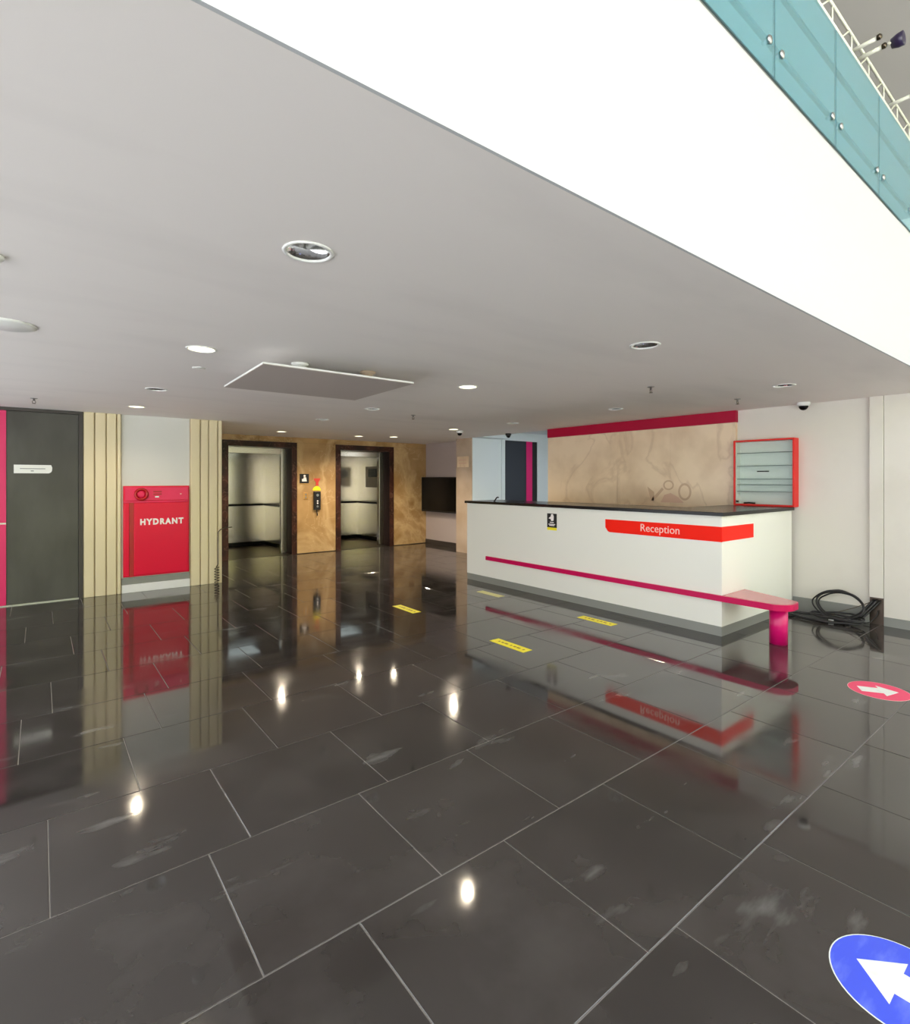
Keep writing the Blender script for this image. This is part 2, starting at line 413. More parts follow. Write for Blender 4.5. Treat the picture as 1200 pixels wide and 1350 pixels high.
hedge()

# ---- left wall (door, ribbed pilasters, hydrant bay) ----
wl = struct(box('wall_left', WEST, 2.20, YL+.10, YT+.3, 0, C, 'panel_paint'), 'off-white wall with ribbed pilasters beside the lift lobby', 'wall')
box('bay_panel', .916, 1.80, YL+.03, YL+.099, .21, C, 'panel_paint', wl)
box('bay_plinth', .916, 1.80, YL-.005, YL+.099, 0, .115, 'white_paint', wl, .004)
box('bay_plinth_cap', .916, 1.80, YL+.012, YL+.099, .116, .209, 'skirting_grey', wl)
def pilaster(x0, x1, edges, label):
    r = thing('ribbed_pilaster', ((x0+x1)/2, YL+.05, 0), label, 'pilaster', 'ribbed pilasters either side of the hydrant')
    box('backing', x0, x1, YL+.02, YL+.099, 0, C, 'cream_groove_shade', r)
    for a, b_ in zip(edges, edges[1:]):
        box('rib', a+.008, b_-.008, YL-.012, YL+.019, 0.0, C, 'cream_panel', r, .006)
    return r
pilaster(.468, .912, [.468, .598, .732, .857, .912], 'cream ribbed pilaster between grey door and hydrant cabinet')
pilaster(1.804, 2.262, [1.804, 1.943, 2.062, 2.195, 2.262], 'cream ribbed pilaster at the corner of the lift lobby')
box('return_panel', 2.201, 2.262, YL+.10, YT+.05, 0, C, 'cream_panel', wl)
# grey door with magenta stripe
d1 = struct(thing('door_1', (-.45, YL+.06, 0), 'tall dark grey door with magenta vertical stripe and white nameplate', 'door'))
box('door_frame', .421, .467, YL-.005, YL+.099, 0, C, 'door_frame', d1)
box('door_frame', -1.9, .421, YL-.005, YL+.099, 2.50, C, 'door_frame', d1)
box('door_frame', -1.9, -1.86, YL-.005, YL+.099, 0, 2.50, 'door_frame', d1)
box('door_leaf', -.335, .418, YL+.03, YL+.07, .012, 2.497, 'dark_door', d1)
box('door_leaf', -1.858, -.47, YL+.03, YL+.07, .012, 2.497, 'dark_door', d1)
st = box('door_stripe', -.469, -.336, YL+.018, YL+.07, .012, 2.497, 'magenta_door', d1)
box('stripe_joint', -.469, -.336, YL+.012, YL+.0179, 1.045, 1.065, 'silver', st)
box('threshold', -1.86, .421, YL+.0, YL+.029, 0, .012, 'silver', d1)
sg = thing('door_nameplate', (-.06, YL+.02, 1.70), 'small white nameplate with rounded corner on grey door', 'sign')
pl = [(-.197, -.055), (.15, -.055)]+arc(.15, -.01, .045, -90, 0, 6)+[(.197, .02), (.185, .055), (-.197, .055)]
MB().prism(pl, 0, .008, FACE_Y(-.064, YL+.03, 1.752)).build('plate', 'sign_white', sg)
box('print_line', -.2, .06, YL+.0205, YL+.0219, 1.753, 1.762, 'print_grey', sg)
box('print_line', -.09, -.06, YL+.0205, YL+.0219, 1.722, 1.734, 'print_grey', sg)

# hydrant cabinet
hy = thing('hydrant_cabinet', (1.362, YL+.03, .212), 'red steel hydrant cabinet with white lettering between cream pilasters', 'hydrant cabinet')
box('cabinet_body', .935, 1.79, YL-.0, YL+.0299, .222, 1.525, 'hydrant_red', hy, .006)
tp = box('top_panel', .955, 1.772, YL-.014, YL-.0005, 1.315, 1.505, 'hydrant_pale', hy, .004)
ring = MB(); ring.lathe([(.05, 0), (.085, .002), (.092, .02), (.07, .03), (.055, .012)], (1.155, YL-.0145, 1.405), 28, '-Y', closed=True); ring.build('alarm_bell_ring', 'hydrant_dark', tp)
MB().lathe([(0, .012), (.035, .011), (.052, .004), (.052, 0), (0, 0)], (1.155, YL-.0145, 1.405), 24, '-Y').build('alarm_bell_dome', 'hydrant_pale', tp)
for z in (1.432, 1.395): box('call_point_slot', 1.305, 1.415, YL-.0215, YL-.0145, z, z+.018, 'hydrant_dark', tp)
box('call_point_button', 1.33, 1.38, YL-.022, YL-.0145, 1.355, 1.375, 'plastic_white', tp)
box('indicator_lamp', 1.66, 1.68, YL-.022, YL-.0145, 1.395, 1.412, 'letter_pink', tp, .002)
box('trim_rail', .935, 1.775, YL-.022, YL-.0005, 1.285, 1.306, 'hydrant_pale', hy, .003)
dr = box('cabinet_door', 1.065, 1.772, YL-.02, YL-.0005, .24, 1.283, 'hydrant_red', hy, .008)
box('hinge_strip', 1.008, 1.062, YL-.008, YL-.0005, .235, 1.283, 'hydrant_dark', hy)
box('side_stile', .948, 1.006, YL-.018, YL-.0005, .235, 1.283, 'hydrant_red', hy, .006)
lettering('HYDRANT', .115, FACE_Y(1.42, YL-.0215, 1.0), 'letter_white', dr, width=.565, bold=.006, space=1.3)

# thin wire running round the corner
wr = thing('hanging_wire', (2.19, YL-.03, 0), 'thin dark wire bent down cream pilaster to a coiled end', 'wire')
MB().tube([(2.40, YL-.03, .865), (2.30, YL-.032, .862), (2.225, YL-.034, .835), (2.195, YL-.034, .80), (2.19, YL-.034, .60), (2.192, YL-.034, .30), (2.165, YL-.034, .25)], .008).build('wire_run', 'steel_dark', wr)
pts = []
for i in range(60):
    a = i*.62; pts.append((2.175+.035*math.cos(a), YL-.036+.012*math.sin(a), .25-.24*i/59))
MB().tube(pts, .006, 6).build('wire_coil', 'steel_dark', wr)

# ---- lift wall ----
wb = struct(box('wall_back', 2.262, 7.84, YT+.1, YT+.13, 2.44, C, 'tan_marble'), 'tan marble wall around two lift openings', 'wall')
for a, b_, z0 in ((2.262, 2.868, 0), (4.412, 5.328, 0), (6.862, 7.84, 0)):
    box('marble_panel', a, b_-.002, YT, YT+.09, .012, 2.425, 'tan_marble', wb)
for a, b_ in ((2.262, 3.6), (3.602, 5.3), (5.302, 6.6), (6.602, 7.84)):
    box('marble_panel', a, b_-.002, YT, YT+.09, 2.428, C, 'tan_marble', wb)
for a, b_ in ((2.262, 2.868), (4.412, 5.328), (6.862, 7.84)):
    box('core_wall', a+.001, b_-.003, YT+.091, YT+.45, 0, C-.001, 'brown_marble', wb)
def lift(x0, x1, i0, i1, cx0, cx1, label, panel):
    """x0..x1 marble surround, i0..i1 opening, cx0..cx1 car"""
    r = thing('lift', ((x0+x1)/2, YT, 0), label, 'lift', 'lifts in the tan marble wall')
    top, ftop, rv = 2.31, 2.424, YT+.33
    f = MB(); f.box(x0, i0, YT-.02, rv, 0, ftop); f.build('surround_jamb', 'brown_marble', r)
    MB().box(i1, x1-.001, YT-.02, rv, 0, ftop).build('surround_jamb', 'brown_marble', r)
    box('surround_head', i0+.0005, i1-.0005, YT-.02, rv, top, ftop, 'brown_marble', r)
    box('reveal_shade', i1-.004, i1-.0003, YT+.0, rv-.061, .005, top-.001, 'reveal_shade_dark', r)  # dark sheet painted as shade over the right marble reveal
    box('sill', i0+.001, i1-.001, YT+.0, rv+.08, -.002, .004, 'steel_dark', r)
    # steel entrance columns and header
    box('steel_column', i1-.13, i1-.001, rv-.06, rv+.06, .005, top-.001, 'steel', r, .006)
    box('steel_column', i0+.001, i0+.03, rv-.06, rv+.06, .005, top-.001, 'steel', r, .004)
    box('steel_header', i0+.031, i1-.131, rv-.05, rv+.05, top-.13, top-.001, 'steel', r, .004)
    # car
    yb = 13.42; y0 = rv+.08
    car = box('car_back_panel', cx0, cx1, yb, yb+.03, .09, 2.3, 'steel', r)
    box('car_side_panel', cx1, cx1+.03, y0, yb+.03, .09, 2.3, 'steel', r)
    box('car_side_panel', cx0-.03, cx0, y0, yb+.03, .09, 2.3, 'steel', r)
    box('car_front_panel', cx0, i0+.001, y0, y0+.03, 0.0, 2.3, 'steel_dark', r)
    if cx1 > i1: box('car_front_panel', i1-.06, cx1, y0, y0+.03, 0.0, 2.3, 'steel_dark', r)
    box('car_floor', cx0, cx1, y0, yb, -.05, .0, 'steel_dark', r)
    box('kick_plate', cx0, cx1, yb-.012, yb+.001, 0, .10, 'black_gloss', r)
    box('kick_plate', cx1-.012, cx1+.001, y0+.031, yb-.013, 0, .10, 'black_gloss', r)
    cl = box('car_ceiling', cx0, cx1, y0, yb, 2.3, 2.34, 'steel_dark', r)
    box('ceiling_light', cx0+.5, cx1-.5, y0+.6, yb-.5, 2.285, 2.2995, 'car_light', cl)
    h = MB(); z = 1.01
    h.box(cx0+.05, cx1-.08, yb-.075, yb-.045, z-.025, z+.025, .006); h.build('handrail', 'black_gloss', r)
    MB().box(cx1-.075, cx1-.045, y0+.2, yb-.09, z-.025, z+.025, .006).build('handrail', 'black_gloss', r)
    for x in (cx0+.3, cx1-.4): box('rail_bracket', x-.015, x+.015, yb-.045, yb, z-.01, z+.01, 'steel', r)
    for y in (y0+.5, yb-.4): box('rail_bracket', cx1-.045, cx1, y-.015, y+.015, z-.01, z+.01, 'steel', r)
    if panel:
        pn = box('car_operating_panel', cx1-.012, cx1-.0005, yb-1.25, yb-.45, 1.42, 1.98, 'steel_dark', r, .003)
        box('panel_screen', cx1-.016, cx1-.0125, yb-1.1, yb-.6, 1.7, 1.92, 'black_gloss', pn)
    return r
lift(2.868, 4.412, 2.99, 4.30, 2.78, 4.46, 'open lift with steel car and bare back wall next to cream pilaster', False)
lift(5.328, 6.862, 5.445, 6.75, 5.36, 7.05, 'open lift with steel car and panel on its side wall', True)
struct(box('wall_shaft', 2.0, 8.2, 13.6, 13.75, 0, 3.0, 'black_matte'), 'dark lift shaft wall behind the cars', 'wall')
# small items between the lifts
s = thing('lift_notice', (4.58, YT, 1.5), 'small square black notice with white figure beside call buttons', 'sign')
box('plate', 4.475, 4.685, YT-.008, YT-.0005, 1.545, 1.75, 'black_matte', s)
fg = MB(); fg.prism(disc_poly(.026, 16), 0, .002, FACE_Y(4.585, YT-.0085, 1.705)); fg.prism([(-.06, -.07), (.05, -.07), (.035, .02), (-.02, .02), (-.03, -.015), (-.06, -.015)], 0, .002, FACE_Y(4.585, YT-.0085, 1.655)); fg.build('figure', 'letter_white', s)
box('yellow_strip', 4.48, 4.68, YT-.008, YT-.0005, 1.52, 1.544, 'gold', s)
c = thing('call_button_plate', (4.612, YT, 1.18), 'small brass lift call plate on tan marble', 'call button')
box('plate', 4.56, 4.665, YT-.012, YT-.0005, 1.19, 1.345, 'gold', c, .004)
for z in (1.235, 1.30): MB().cyl((4.612, YT-.0125, z), .018, .006, 16, '-Y').build('button', 'silver', c)
i_ = thing('handset_box', (4.865, YT, .95), 'narrow black control box with white buttons and short cable', 'control box')
bx_ = box('housing', 4.79, 4.945, YT-.05, YT-.0005, .955, 1.36, 'black_matte', i_, .008)
for z, rr in ((1.28, .03), (1.15, .018), (1.10, .018), (1.03, .025)): MB().cyl((4.868, YT-.0505, z), rr, .006, 16, '-Y').build('button', 'silver' if rr > .02 else 'letter_white', bx_)
MB().tube([(4.86, YT-.025, .954), (4.862, YT-.025, .90), (4.872, YT-.025, .86), (4.875, YT-.025, .825)], .012).build('cable', 'black_rubber', i_)
MB().prism([(x, y) for x, y in arc(0, 0, .095, 0, 180, 14)], 0, .006, FACE_Y(4.868, YT-.0005, 1.385)).build('tmp', 'yellow_tape')
o = bpy.data.objects['tmp']; o.name = 'yellow_half_disc'; tag(o, 'yellow half round sticker just above the black control box', 'sticker')
o = MB().prism([(-.085, .16), (.085, .165), (.03, .06), (.045, .0), (-.03, .0), (-.02, .07)], 0, .006, FACE_Y(4.872, YT-.0005, 1.49)).build('red_sticker', 'red_sticker')
tag(o, 'red pointed sticker above the yellow half disc', 'sticker')

# ---- TV wall, stone pillar, passage with door ----
tvw = struct(box('wall_tv', 7.84, 8.04, 9.45, YT+.12, 0, C, 'mauve_paint'), 'mauve grey side wall with black screen', 'wall')
struct(box('baseboard_tv', 7.82, 7.8395, 9.45, YT-.001, 0, .11, 'door_frame'), 'dark skirting under the black screen', 'baseboard')
box('conduit', 7.80, 7.8395, 9.56, 9.60, 1.75, C-.001, 'mauve_paint', tvw)
box('ledge', 7.815, 7.8395, 9.62, YT-.03, .775, .80, 'mauve_paint', tvw)
tv = thing('television', (7.72, 10.3, .82), 'black flat screen mounted on mauve side wall', 'television')
box('casing', 7.68, 7.73, 9.66, 11.20, .83, 1.69, 'black_matte', tv, .006)
box('screen', 7.676, 7.6799, 9.69, 11.17, .87, 1.665, 'black_gloss', tv)
box('wall_mount', 7.731, 7.8395, 10.2, 10.6, 1.1, 1.4, 'black_matte', tv)
pil = struct(box('wall_passage', 7.45, 10.2, 8.9, 9.449, 0, 2.72, 'cool_paint'), 'white wall with the navy door at the end of the passage', 'wall')
box('stone_facing', 7.43, 7.4495, 8.9, 9.449, 0, C-.001, 'pillar_stone', pil)
pq = thing('wall_plaque', (7.42, 9.2, 1.9), 'pale small plaque on the beige stone pillar', 'plaque')
box('plate', 7.415, 7.4295, 9.0, 9.40, 1.90, 2.14, 'beige_marble', pq, .004)
for z in (1.98, 2.05): box('print_line', 7.4135, 7.4149, 9.06, 9.34, z, z+.02, 'stain_pink', pq)
d2 = struct(thing('door_2', (8.97, 8.9, 0), 'navy door with magenta vertical stripe in the passage behind reception', 'door'))
for a, b_ in ((8.30, 8.40), (9.47, 9.57)): box('door_frame', a, b_, 8.87, 8.8995, 0, 2.53, 'cool_paint', d2)
box('door_frame', 8.30, 9.57, 8.87, 8.8995, 2.531, 2.60, 'cool_paint', d2)
box('door_leaf', 8.405, 9.10, 8.885, 8.8995, .005, 2.53, 'navy_door', d2)
box('door_stripe', 9.101, 9.30, 8.878, 8.8995, .005, 2.53, 'magenta', d2)
box('door_leaf', 9.301, 9.465, 8.885, 8.8995, .005, 2.53, 'black_matte', d2)
struct(box('wall_passage_end', 10.0, 10.2, 5.0, 8.899, 0, 2.72, 'cool_paint'), 'white wall at the end of the passage', 'wall')

# ---- right wall: marble reception panel, painted wall, pilaster ----
wr_ = struct(box('wall_right', XW, XW+.15, .45, 6.60, 0, C, 'wall_paint'), 'cream painted wall behind reception', 'wall')
ys = [6.60, 5.117, 4.205, 3.275]; zs = [.012, .62, 1.22, 2.384]
for a, b_ in zip(ys, ys[1:]):
    for z0, z1 in zip(zs, zs[1:]):
        box('marble_panel', XP, XW-.0005, b_+.0015, a-.0015, z0+.001, z1-.002, 'beige_marble', wr_)
box('crimson_band', XP-.012, XW-.0005, 3.268, 6.602, 2.384, C-.001, 'crimson', wr_)
# traces of removed lettering on the marble
gm = MB()
def ring_shape(b, y, z, ry, rz, w, mtx, a0=0, a1=360):
    n = 24
    for i in range(n):
        t0, t1 = (math.radians(a0+(a1-a0)*k/n) for k in (i, i+1))
        b.prism([((ry)*math.cos(t0), rz*math.sin(t0)), (ry*math.cos(t1), rz*math.sin(t1)), ((ry-w)*math.cos(t1), (rz-w)*math.sin(t1)), ((ry-w)*math.cos(t0), (rz-w)*math.sin(t0))], 0, .001, mtx(y, z))
GX = lambda y, z: FACE_X(XP-.0003, y, z)
ring_shape(gm, 4.235, 1.535, .085, .075, .024, GX)
ring_shape(gm, 3.985, 1.44, .10, .125, .03, GX)
gm.prism([(-.16, -.14), (-.12, -.16), (.05, .02), (.02, .05)], 0, .001, GX(4.36, 1.45))
gm.prism([(-.09, .06), (.02, -.02), (.02, -.16), (-.03, -.16)], 0, .001, GX(4.49, 1.45))
gm.build('faded_mark', 'stain', wr_)
MB().prism([(-.16, -.05), (.2, -.05), (.12, .03), (0, .09), (-.1, .06)], 0, .0008, GX(4.20, 1.33)).build('faded_mark', 'stain_pink', wr_)
# wall pilaster and outer wall
pr = thing('wall_pilaster', (7.34, 1.76, 0), 'narrow cream pilaster on right wall with dark cable outlet at its foot', 'pilaster')
box('shaft', 7.325, XW-.0005, 1.70, 1.825, .30, C-.001, 'wall_paint', pr, .003)
box('cable_outlet', 7.35, XW-.0005, 1.70, 1.825, 0.0, .299, 'steel_dark', pr)
struct(box('wall_right_panel', 7.335, XW-.0005, .45, 1.695, .10, C-.001, 'wall_paint'), 'cream wall panel right of the narrow pilaster', 'wall')
struct(box('baseboard_right', 7.33, XW-.0005, .45, 1.695, 0, .099, 'skirting_grey'), 'grey skirting right of the narrow pilaster', 'baseboard')
struct(box('baseboard_reception', 7.355, XW-.0005, 1.83, 2.60, 0, .17, 'skirting_grey'), 'grey skirting between counter and narrow pilaster', 'baseboard')

# ================================================================ RECEPTION COUNTER
ct = thing('reception_counter', ((XC+XP)/2, 4.6, 0), 'long off-white reception counter with black stone top', 'reception counter')
YE = 6.72; ZT = 1.275; ZB = ZT-.038
box('front_panel', XC, XC+.04, YC, YE, .10, ZB-.001, 'counter_white', ct)
box('end_panel', XC+.041, XP-.003, YC, YC+.04, .10, ZB-.001, 'counter_white', ct)
box('end_panel', XC+.041, XC+.70, YE-.04, YE, .10, ZB-.001, 'counter_white', ct)
box('inner_panel', XC+.66, XC+.70, YC+.75, YE-.041, .10, ZB-.001, 'counter_white', ct)
box('inner_panel', XC+.701, XP-.003, YC+.71, YC+.75, .10, ZB-.001, 'counter_white', ct)
p_ = MB(); p_.box(XC+.003, XC+.69, YC+.003, YE-.003, 0, .099); p_.box(XC+.691, XP-.003, YC+.003, YC+.74, 0, .099); p_.build('plinth', 'skirting_grey', ct)
L = [(XC-.03, YC-.03), (XP-.003, YC-.03), (XP-.003, YC+.77), (XC+.72, YC+.77), (XC+.72, YE+.03), (XC-.03, YE+.03)]
MB().prism(L, ZB, ZT, None, .004).build('countertop', 'counter_black', ct)
# ledge that grows into a small seat at the end
lg = thing('counter_ledge', (5.73, 2.4, 0), 'crimson ledge along the counter front ending in a rounded seat on post', 'bench')
edge = [(XC-.028, 6.233), (XC-.028, 2.14)]+arc(5.64, 2.14, .158, 180, 270, 8)[1:]+[(5.72, 1.982)]+arc(5.72, 2.10, .118, -90, -20, 5)[1:]+[(6.03, YC-.003), (XC-.004, YC-.003), (XC-.004, 6.233)]
lt = MB().prism(edge, .365, .424).build('ledge', 'ledge_crimson', lg)
inner = [(XC-.012, 2.30), (XC-.012, 2.15)]+arc(5.64, 2.14, .142, 180, 270, 8)[1:]+[(5.72, 1.998)]+arc(5.72, 2.10, .104, -90, -20, 5)[1:]+[(6.0, YC-.012), (XC-.012, YC-.012)]
MB().prism(inner, .4243, .4265).build('seat_top_sheen', 'ledge_top_sheen', lt)  # thin sheet carrying the painted reflection
MB().lathe([(0, 0), (.08, 0), (.08, .3645), (0, .3645)], (5.735, 2.155, 0), 32, smooth=False).build('post', 'magenta', lg)
for f in lg.children[-1].data.polygons: f.use_smooth = abs(f.normal.z) < .5
# reception sign wrapping the corner
rs = thing('reception_sign', (XC, 3.3, .97), 'orange red wraparound band lettered Reception on counter corner', 'sign')
zz0, zz1 = .970, 1.126
ln = 4.02-YC+.006
poly = [(ln, 0), (ln, zz1-zz0), (0, zz1-zz0), (0, .055)]+arc(.07, .055, .055, 180, 270, 5)[1:]
band = MB().prism([(x, y) for x, y in poly], 0, .006, FACE_X(XC-.0005, 4.02, zz0)).build('front_band', 'orange_red', rs)
box('side_band', XC-.0005, 6.236, YC-.0065, YC-.0005, zz0+.004, zz1, 'orange_red', rs)
lettering('Reception', .125, FACE_X(XC-.008, 3.293, 1.052), 'letter_pink', band, width=.475)
# hygiene sticker on counter
hs = thing('counter_sticker', (XC, 4.89, .93), 'small black and yellow notice with white pictogram on counter front', 'sign')
MB().prism([(-.085, 0), (.085, 0), (.085, .19), (-.085, .19)], 0, .003, FACE_X(XC-.0005, 4.892, .962)).build('notice', 'black_matte', hs)
MB().prism([(-.085, 0), (.085, 0), (.085, .036), (-.085, .036)], 0, .003, FACE_X(XC-.0005, 4.892, .925)).build('yellow_strip', 'yellow_tape', hs)
hd = MB(); hd.prism([(-.06, .0), (-.02, .025), (-.01, .06), (.02, .062), (.035, .03), (.03, -.03), (-.01, -.035), (-.02, -.008)], 0, .002, FACE_X(XC-.004, 4.892, 1.085)); hd.build('pictogram', 'letter_white', hs)
for z, w in ((1.026, .035), (1.0, .06), (.984, .045)): MB().prism([(-w, 0), (w, 0), (w, .011), (-w, .011)], 0, .0015, FACE_X(XC-.004, 4.892, z)).build('print_line', 'letter_white', hs)
# small curled cable end on the counter
hk = MB().tube([(5.62, 6.19, ZT+.006), (5.62, 6.17, ZT+.012), (5.62, 6.15, ZT+.035), (5.62, 6.125, ZT+.062), (5.62, 6.10, ZT+.068), (5.62, 6.085, ZT+.062)], .011).build('cable_end', 'black_rubber')
hk['label'] = 'short black cable end curling up from the countertop'; hk['category'] = 'cable'
# key cabinet on the counter
kc = thing('key_cabinet', (7.3, 2.93, ZT), 'red framed white display cabinet with glass shelves on countertop', 'cabinet')
X0, X1, Y0, Y1, Z0, Z1 = 7.235, XW-.001, 2.545, 3.265, ZT+.002, 2.128
f = .02
box('side_frame', X0, X1, Y0, Y0+f, Z0, Z1, 'cabinet_red', kc, .003)
box('side_frame', X0, XP-.0005, Y1-f, Y1, Z0, Z1, 'cabinet_red', kc, .003)
box('top_frame', X0+.002, X1, Y0+f+.0005, Y1-f-.0005, Z1-f, Z1, 'cabinet_red', kc, .003)
box('bottom_frame', X0+.002, X1, Y0+f+.0005, Y1-f-.0005, Z0, Z0+f, 'cabinet_red', kc, .003)
box('back_board', X1-.012, X1-.001, Y0+f+.001, Y1-f-.001, Z0+f+.001, Z1-f-.001, 'plastic_white', kc)
box('inner_lining', X0+.02, X1-.013, Y1-f-.012, Y1-f-.001, Z0+f+.001, Z1-f-.001, 'plastic_white', kc)
box('inner_lining', X0+.02, X1-.013, Y0+f+.001, Y0+f+.006, Z0+f+.001, Z1-f-.001, 'plastic_white', kc)
for z in (1.459, 1.548, 1.622, 1.791, 1.959): box('shelf', X0+.035, X1-.013, Y0+f+.007, Y1-f-.013, z-.0035, z+.0035, 'cabinet_glass_shelf', kc)
gd = box('glass_door', X0+.008, X0+.013, Y0+f+.001, Y1-f-.001, Z0+f+.001, Z1-f-.001, 'clear_glass', kc)
box('pull_handle', X0-.004, X0+.0075, 2.83, 2.97, 1.712, 1.726, 'black_matte', gd)
box('lock', X0-.004, X0+.0075, 3.20, 3.228, 1.318, 1.34, 'black_matte', gd)
ob_ = MB().tube([(7.30, 3.16, Z0+f+.012), (7.31, 3.10, Z0+f+.016), (7.30, 3.02, Z0+f+.012)], .011).build('cable_scrap', 'black_rubber')
tag(ob_, 'small dark cable scrap lying inside the red framed cabinet', 'cable')

# ================================================================ FLOOR MARKS
def tape(x, y, m_, label):
    r = thing('floor_tape', (x, y, .0), label, 'floor tape', 'yellow floor tapes in front of the counter')
    b = MB().box(x-.062, x+.062, y-.235, y+.235, .0003, .0016).build('strip', m_, r)
    if m_ == 'yellow_tape':
        for q in range(7):
            w = .02+.012*((q*5) % 3)
            MB().box(x-.012, x+.014, y-.19+q*.056, y-.19+q*.056+w, .0017, .0021).build('print_mark', 'tape_print', r)
    return r
tape(3.605, 5.59, 'yellow_tape', 'bright yellow printed tape strip on floor, away from counter towards lifts')
tape(3.605, 3.735, 'yellow_tape', 'bright yellow printed tape strip on floor level with Reception lettering')
tape(5.02, 5.605, 'pale_yellow_tape', 'pale worn yellow tape strip close to the far end of the counter')
tape(5.015, 3.78, 'yellow_tape', 'yellow tape strip on floor close to the counter front below sticker')
def arrow_sticker(x, y, ang, m_, arrow, label):
    r = thing('floor_arrow_sticker', (x, y, 0), label, 'floor sticker', 'round floor arrow stickers')
    rr = .1945
    MB().prism(disc_poly(rr, 56), .0003, .0014, FLAT(x, y, 0)).build('disc_rim', 'sticker_white' if m_ == 'blue_sticker' else 'letter_pink', r)
    MB().prism(disc_poly(rr-.004, 56), .0015, .0018, FLAT(x, y, 0)).build('disc', m_, r)
    MB().prism(arrow, .0019, .0023, FLAT(x, y, 0, ang)).build('arrow', 'sticker_white', r)
ARW = [(.124, 0), (.012, .109), (.012, .054), (-.125, .054), (-.125, -.054), (.012, -.054), (.012, -.109)]
arrow_sticker(2.152, .447, PI/2, 'blue_sticker', ARW, 'round blue floor sticker with white arrow')
arrow_sticker(5.038, 1.195, math.radians(-58), 'pink_sticker', ARW, 'round pink floor sticker with white arrow')

# coil of black cable at the foot of the pilaster
cb = thing('cable_coil', (7.1, 2.1, 0), 'tangled coil of black cable at the foot of pilaster', 'cable')
def loop(cx, cy, cz, ry, rx, tilt, r, name='cable_loop', ph=0., turns=1.05, wob=.01, lean=0.):
    """loop in a plane hinged along Y, tilted up by tilt about that hinge"""
    n = 44; pts = []
    for i in range(n+1):
        a = ph+2*PI*turns*i/n; u, v = ry*math.cos(a), rx*math.sin(a)
        w = wob*math.sin(3*a+ph)
        x = cx+v*math.cos(tilt)+w; z = cz+(v+rx)*math.sin(tilt)
        pts.append((x, cy+u+w+lean*z, max(z, r+.001)+abs(w)*.4))
    return MB().tube(pts, r, 8).build(name, 'black_rubber', cb)
R_ = math.radians
loop(7.20, 2.07, .03, .225, .155, R_(74), .012, ph=.3)
loop(7.21, 2.06, .03, .21, .145, R_(76), .009, ph=1.2, wob=.014)
loop(7.19, 2.09, .03, .235, .16, R_(72), .008, ph=2.2, wob=.02)
loop(7.05, 2.26, .02, .29, .10, R_(3), .011, ph=.8)
loop(7.06, 2.19, .02, .34, .13, R_(3), .010, ph=2.5, wob=.015)
loop(7.10, 2.08, .045, .24, .10, R_(5), .012, ph=.1, wob=.018)
loop(7.12, 2.02, .05, .19, .11, R_(10), .010, ph=1.7, wob=.014)
for dy, r in ((0, .015), (.03, .011), (-.03, .009)):
    MB().tube([(7.345, 1.76+dy, .27), (7.30, 1.77+dy, .245), (7.27, 1.82+dy, .17), (7.22, 1.88+dy, .08), (7.15, 1.98+dy, .03), (7.05, 2.12+dy, .022)], r).build('cable_tail', 'black_rubber', cb)
MB().tube([(7.33, 1.745, .16), (7.31, 1.755, .10), (7.28, 1.80, .03), (7.22, 1.85, .012)], .005).build('cable_tail', 'black_rubber', cb)
MB().tube([(7.30, 1.80, .25), (7.26, 1.95, .16), (7.22, 2.1, .09), (7.15, 2.2, .03)], .004).build('cable_tail', 'steel_dark', cb)
MB().lathe([(.02, 0), (.024, .0), (.024, .05), (.02, .05)], (7.06, 2.08, .02), 12, 'Y', closed=True).build('cable_tie', 'plastic_white', cb)

# ================================================================ CEILING FITTINGS
LIT_L = {(.91, 4.10): 'lit round downlight beyond the near end of hanging grey panel', (.97, 7.80): 'lit round downlight above the hydrant bay',
         (3.38, 4.11): 'lit round downlight right of the hanging grey panel', (3.65, 10.06): 'lit round downlight over the lift next to the pilaster',
         (5.97, 7.67): 'lit round downlight beside the white dome camera', (5.31, 10.08): 'lit round downlight before the lift with side panel', (5.99, 9.79): 'lit round downlight over the right jamb of the lift with side panel'}
OFF_L = {(.87, 2.09): 'large unlit downlight with chrome reflector near the white fascia, alone', (.945, 6.187): 'unlit downlight in line with the lit one over hydrant bay',
         (3.31, 2.09): 'unlit downlight before the reception counter nearest white fascia', (3.43, 6.14): 'unlit downlight beyond the far edge of hanging panel',
         (3.42, 7.68): 'unlit downlight in front of the lifts', (5.785, 2.125): 'unlit downlight over the end of reception counter by right wall',
         (5.94, 4.18): 'unlit downlight above the counter before the crimson band', (6.10, 6.26): 'unlit downlight above the far end of counter'}
def make_downlight(lit):
    r = thing('downlight', (0, 0, C), 'x', 'downlight', 'lit ceiling downlights' if lit else 'unlit ceiling downlights')
    MB().lathe([(.086, C-.001), (.0885, C-.006), (.096, C-.007), (.102, C-.004), (.103, C-.0005), (.0945, C-.0005), (.0935, C+.004), (.087, C+.004)], (0, 0, 0), 40, closed=True).build('trim_ring', 'plastic_white', r)
    if lit:
        MB().lathe([(0, C+.004), (.085, C+.004), (.085, C+.012), (0, C+.012)], (0, 0, 0), 36).build('diffuser', 'lit_diffuser', r)
    else:
        MB().lathe([(.0865, C+.002), (.078, C+.05), (.06, C+.09), (.0, C+.10), (0, C+.104), (.063, C+.094), (.082, C+.05), (.0905, C+.002)], (0, 0, 0), 36, closed=True).build('reflector', 'chrome', r)
        for s_ in (-1, 1):
            MB().tube([(-.055, s_*.028, C+.045), (.045, s_*.02, C+.045), (.055, s_*.012, C+.046)], .0125, 10).build('lamp_tube', 'lamp_tube', r)
    return r
protos = {0: None, 1: None}
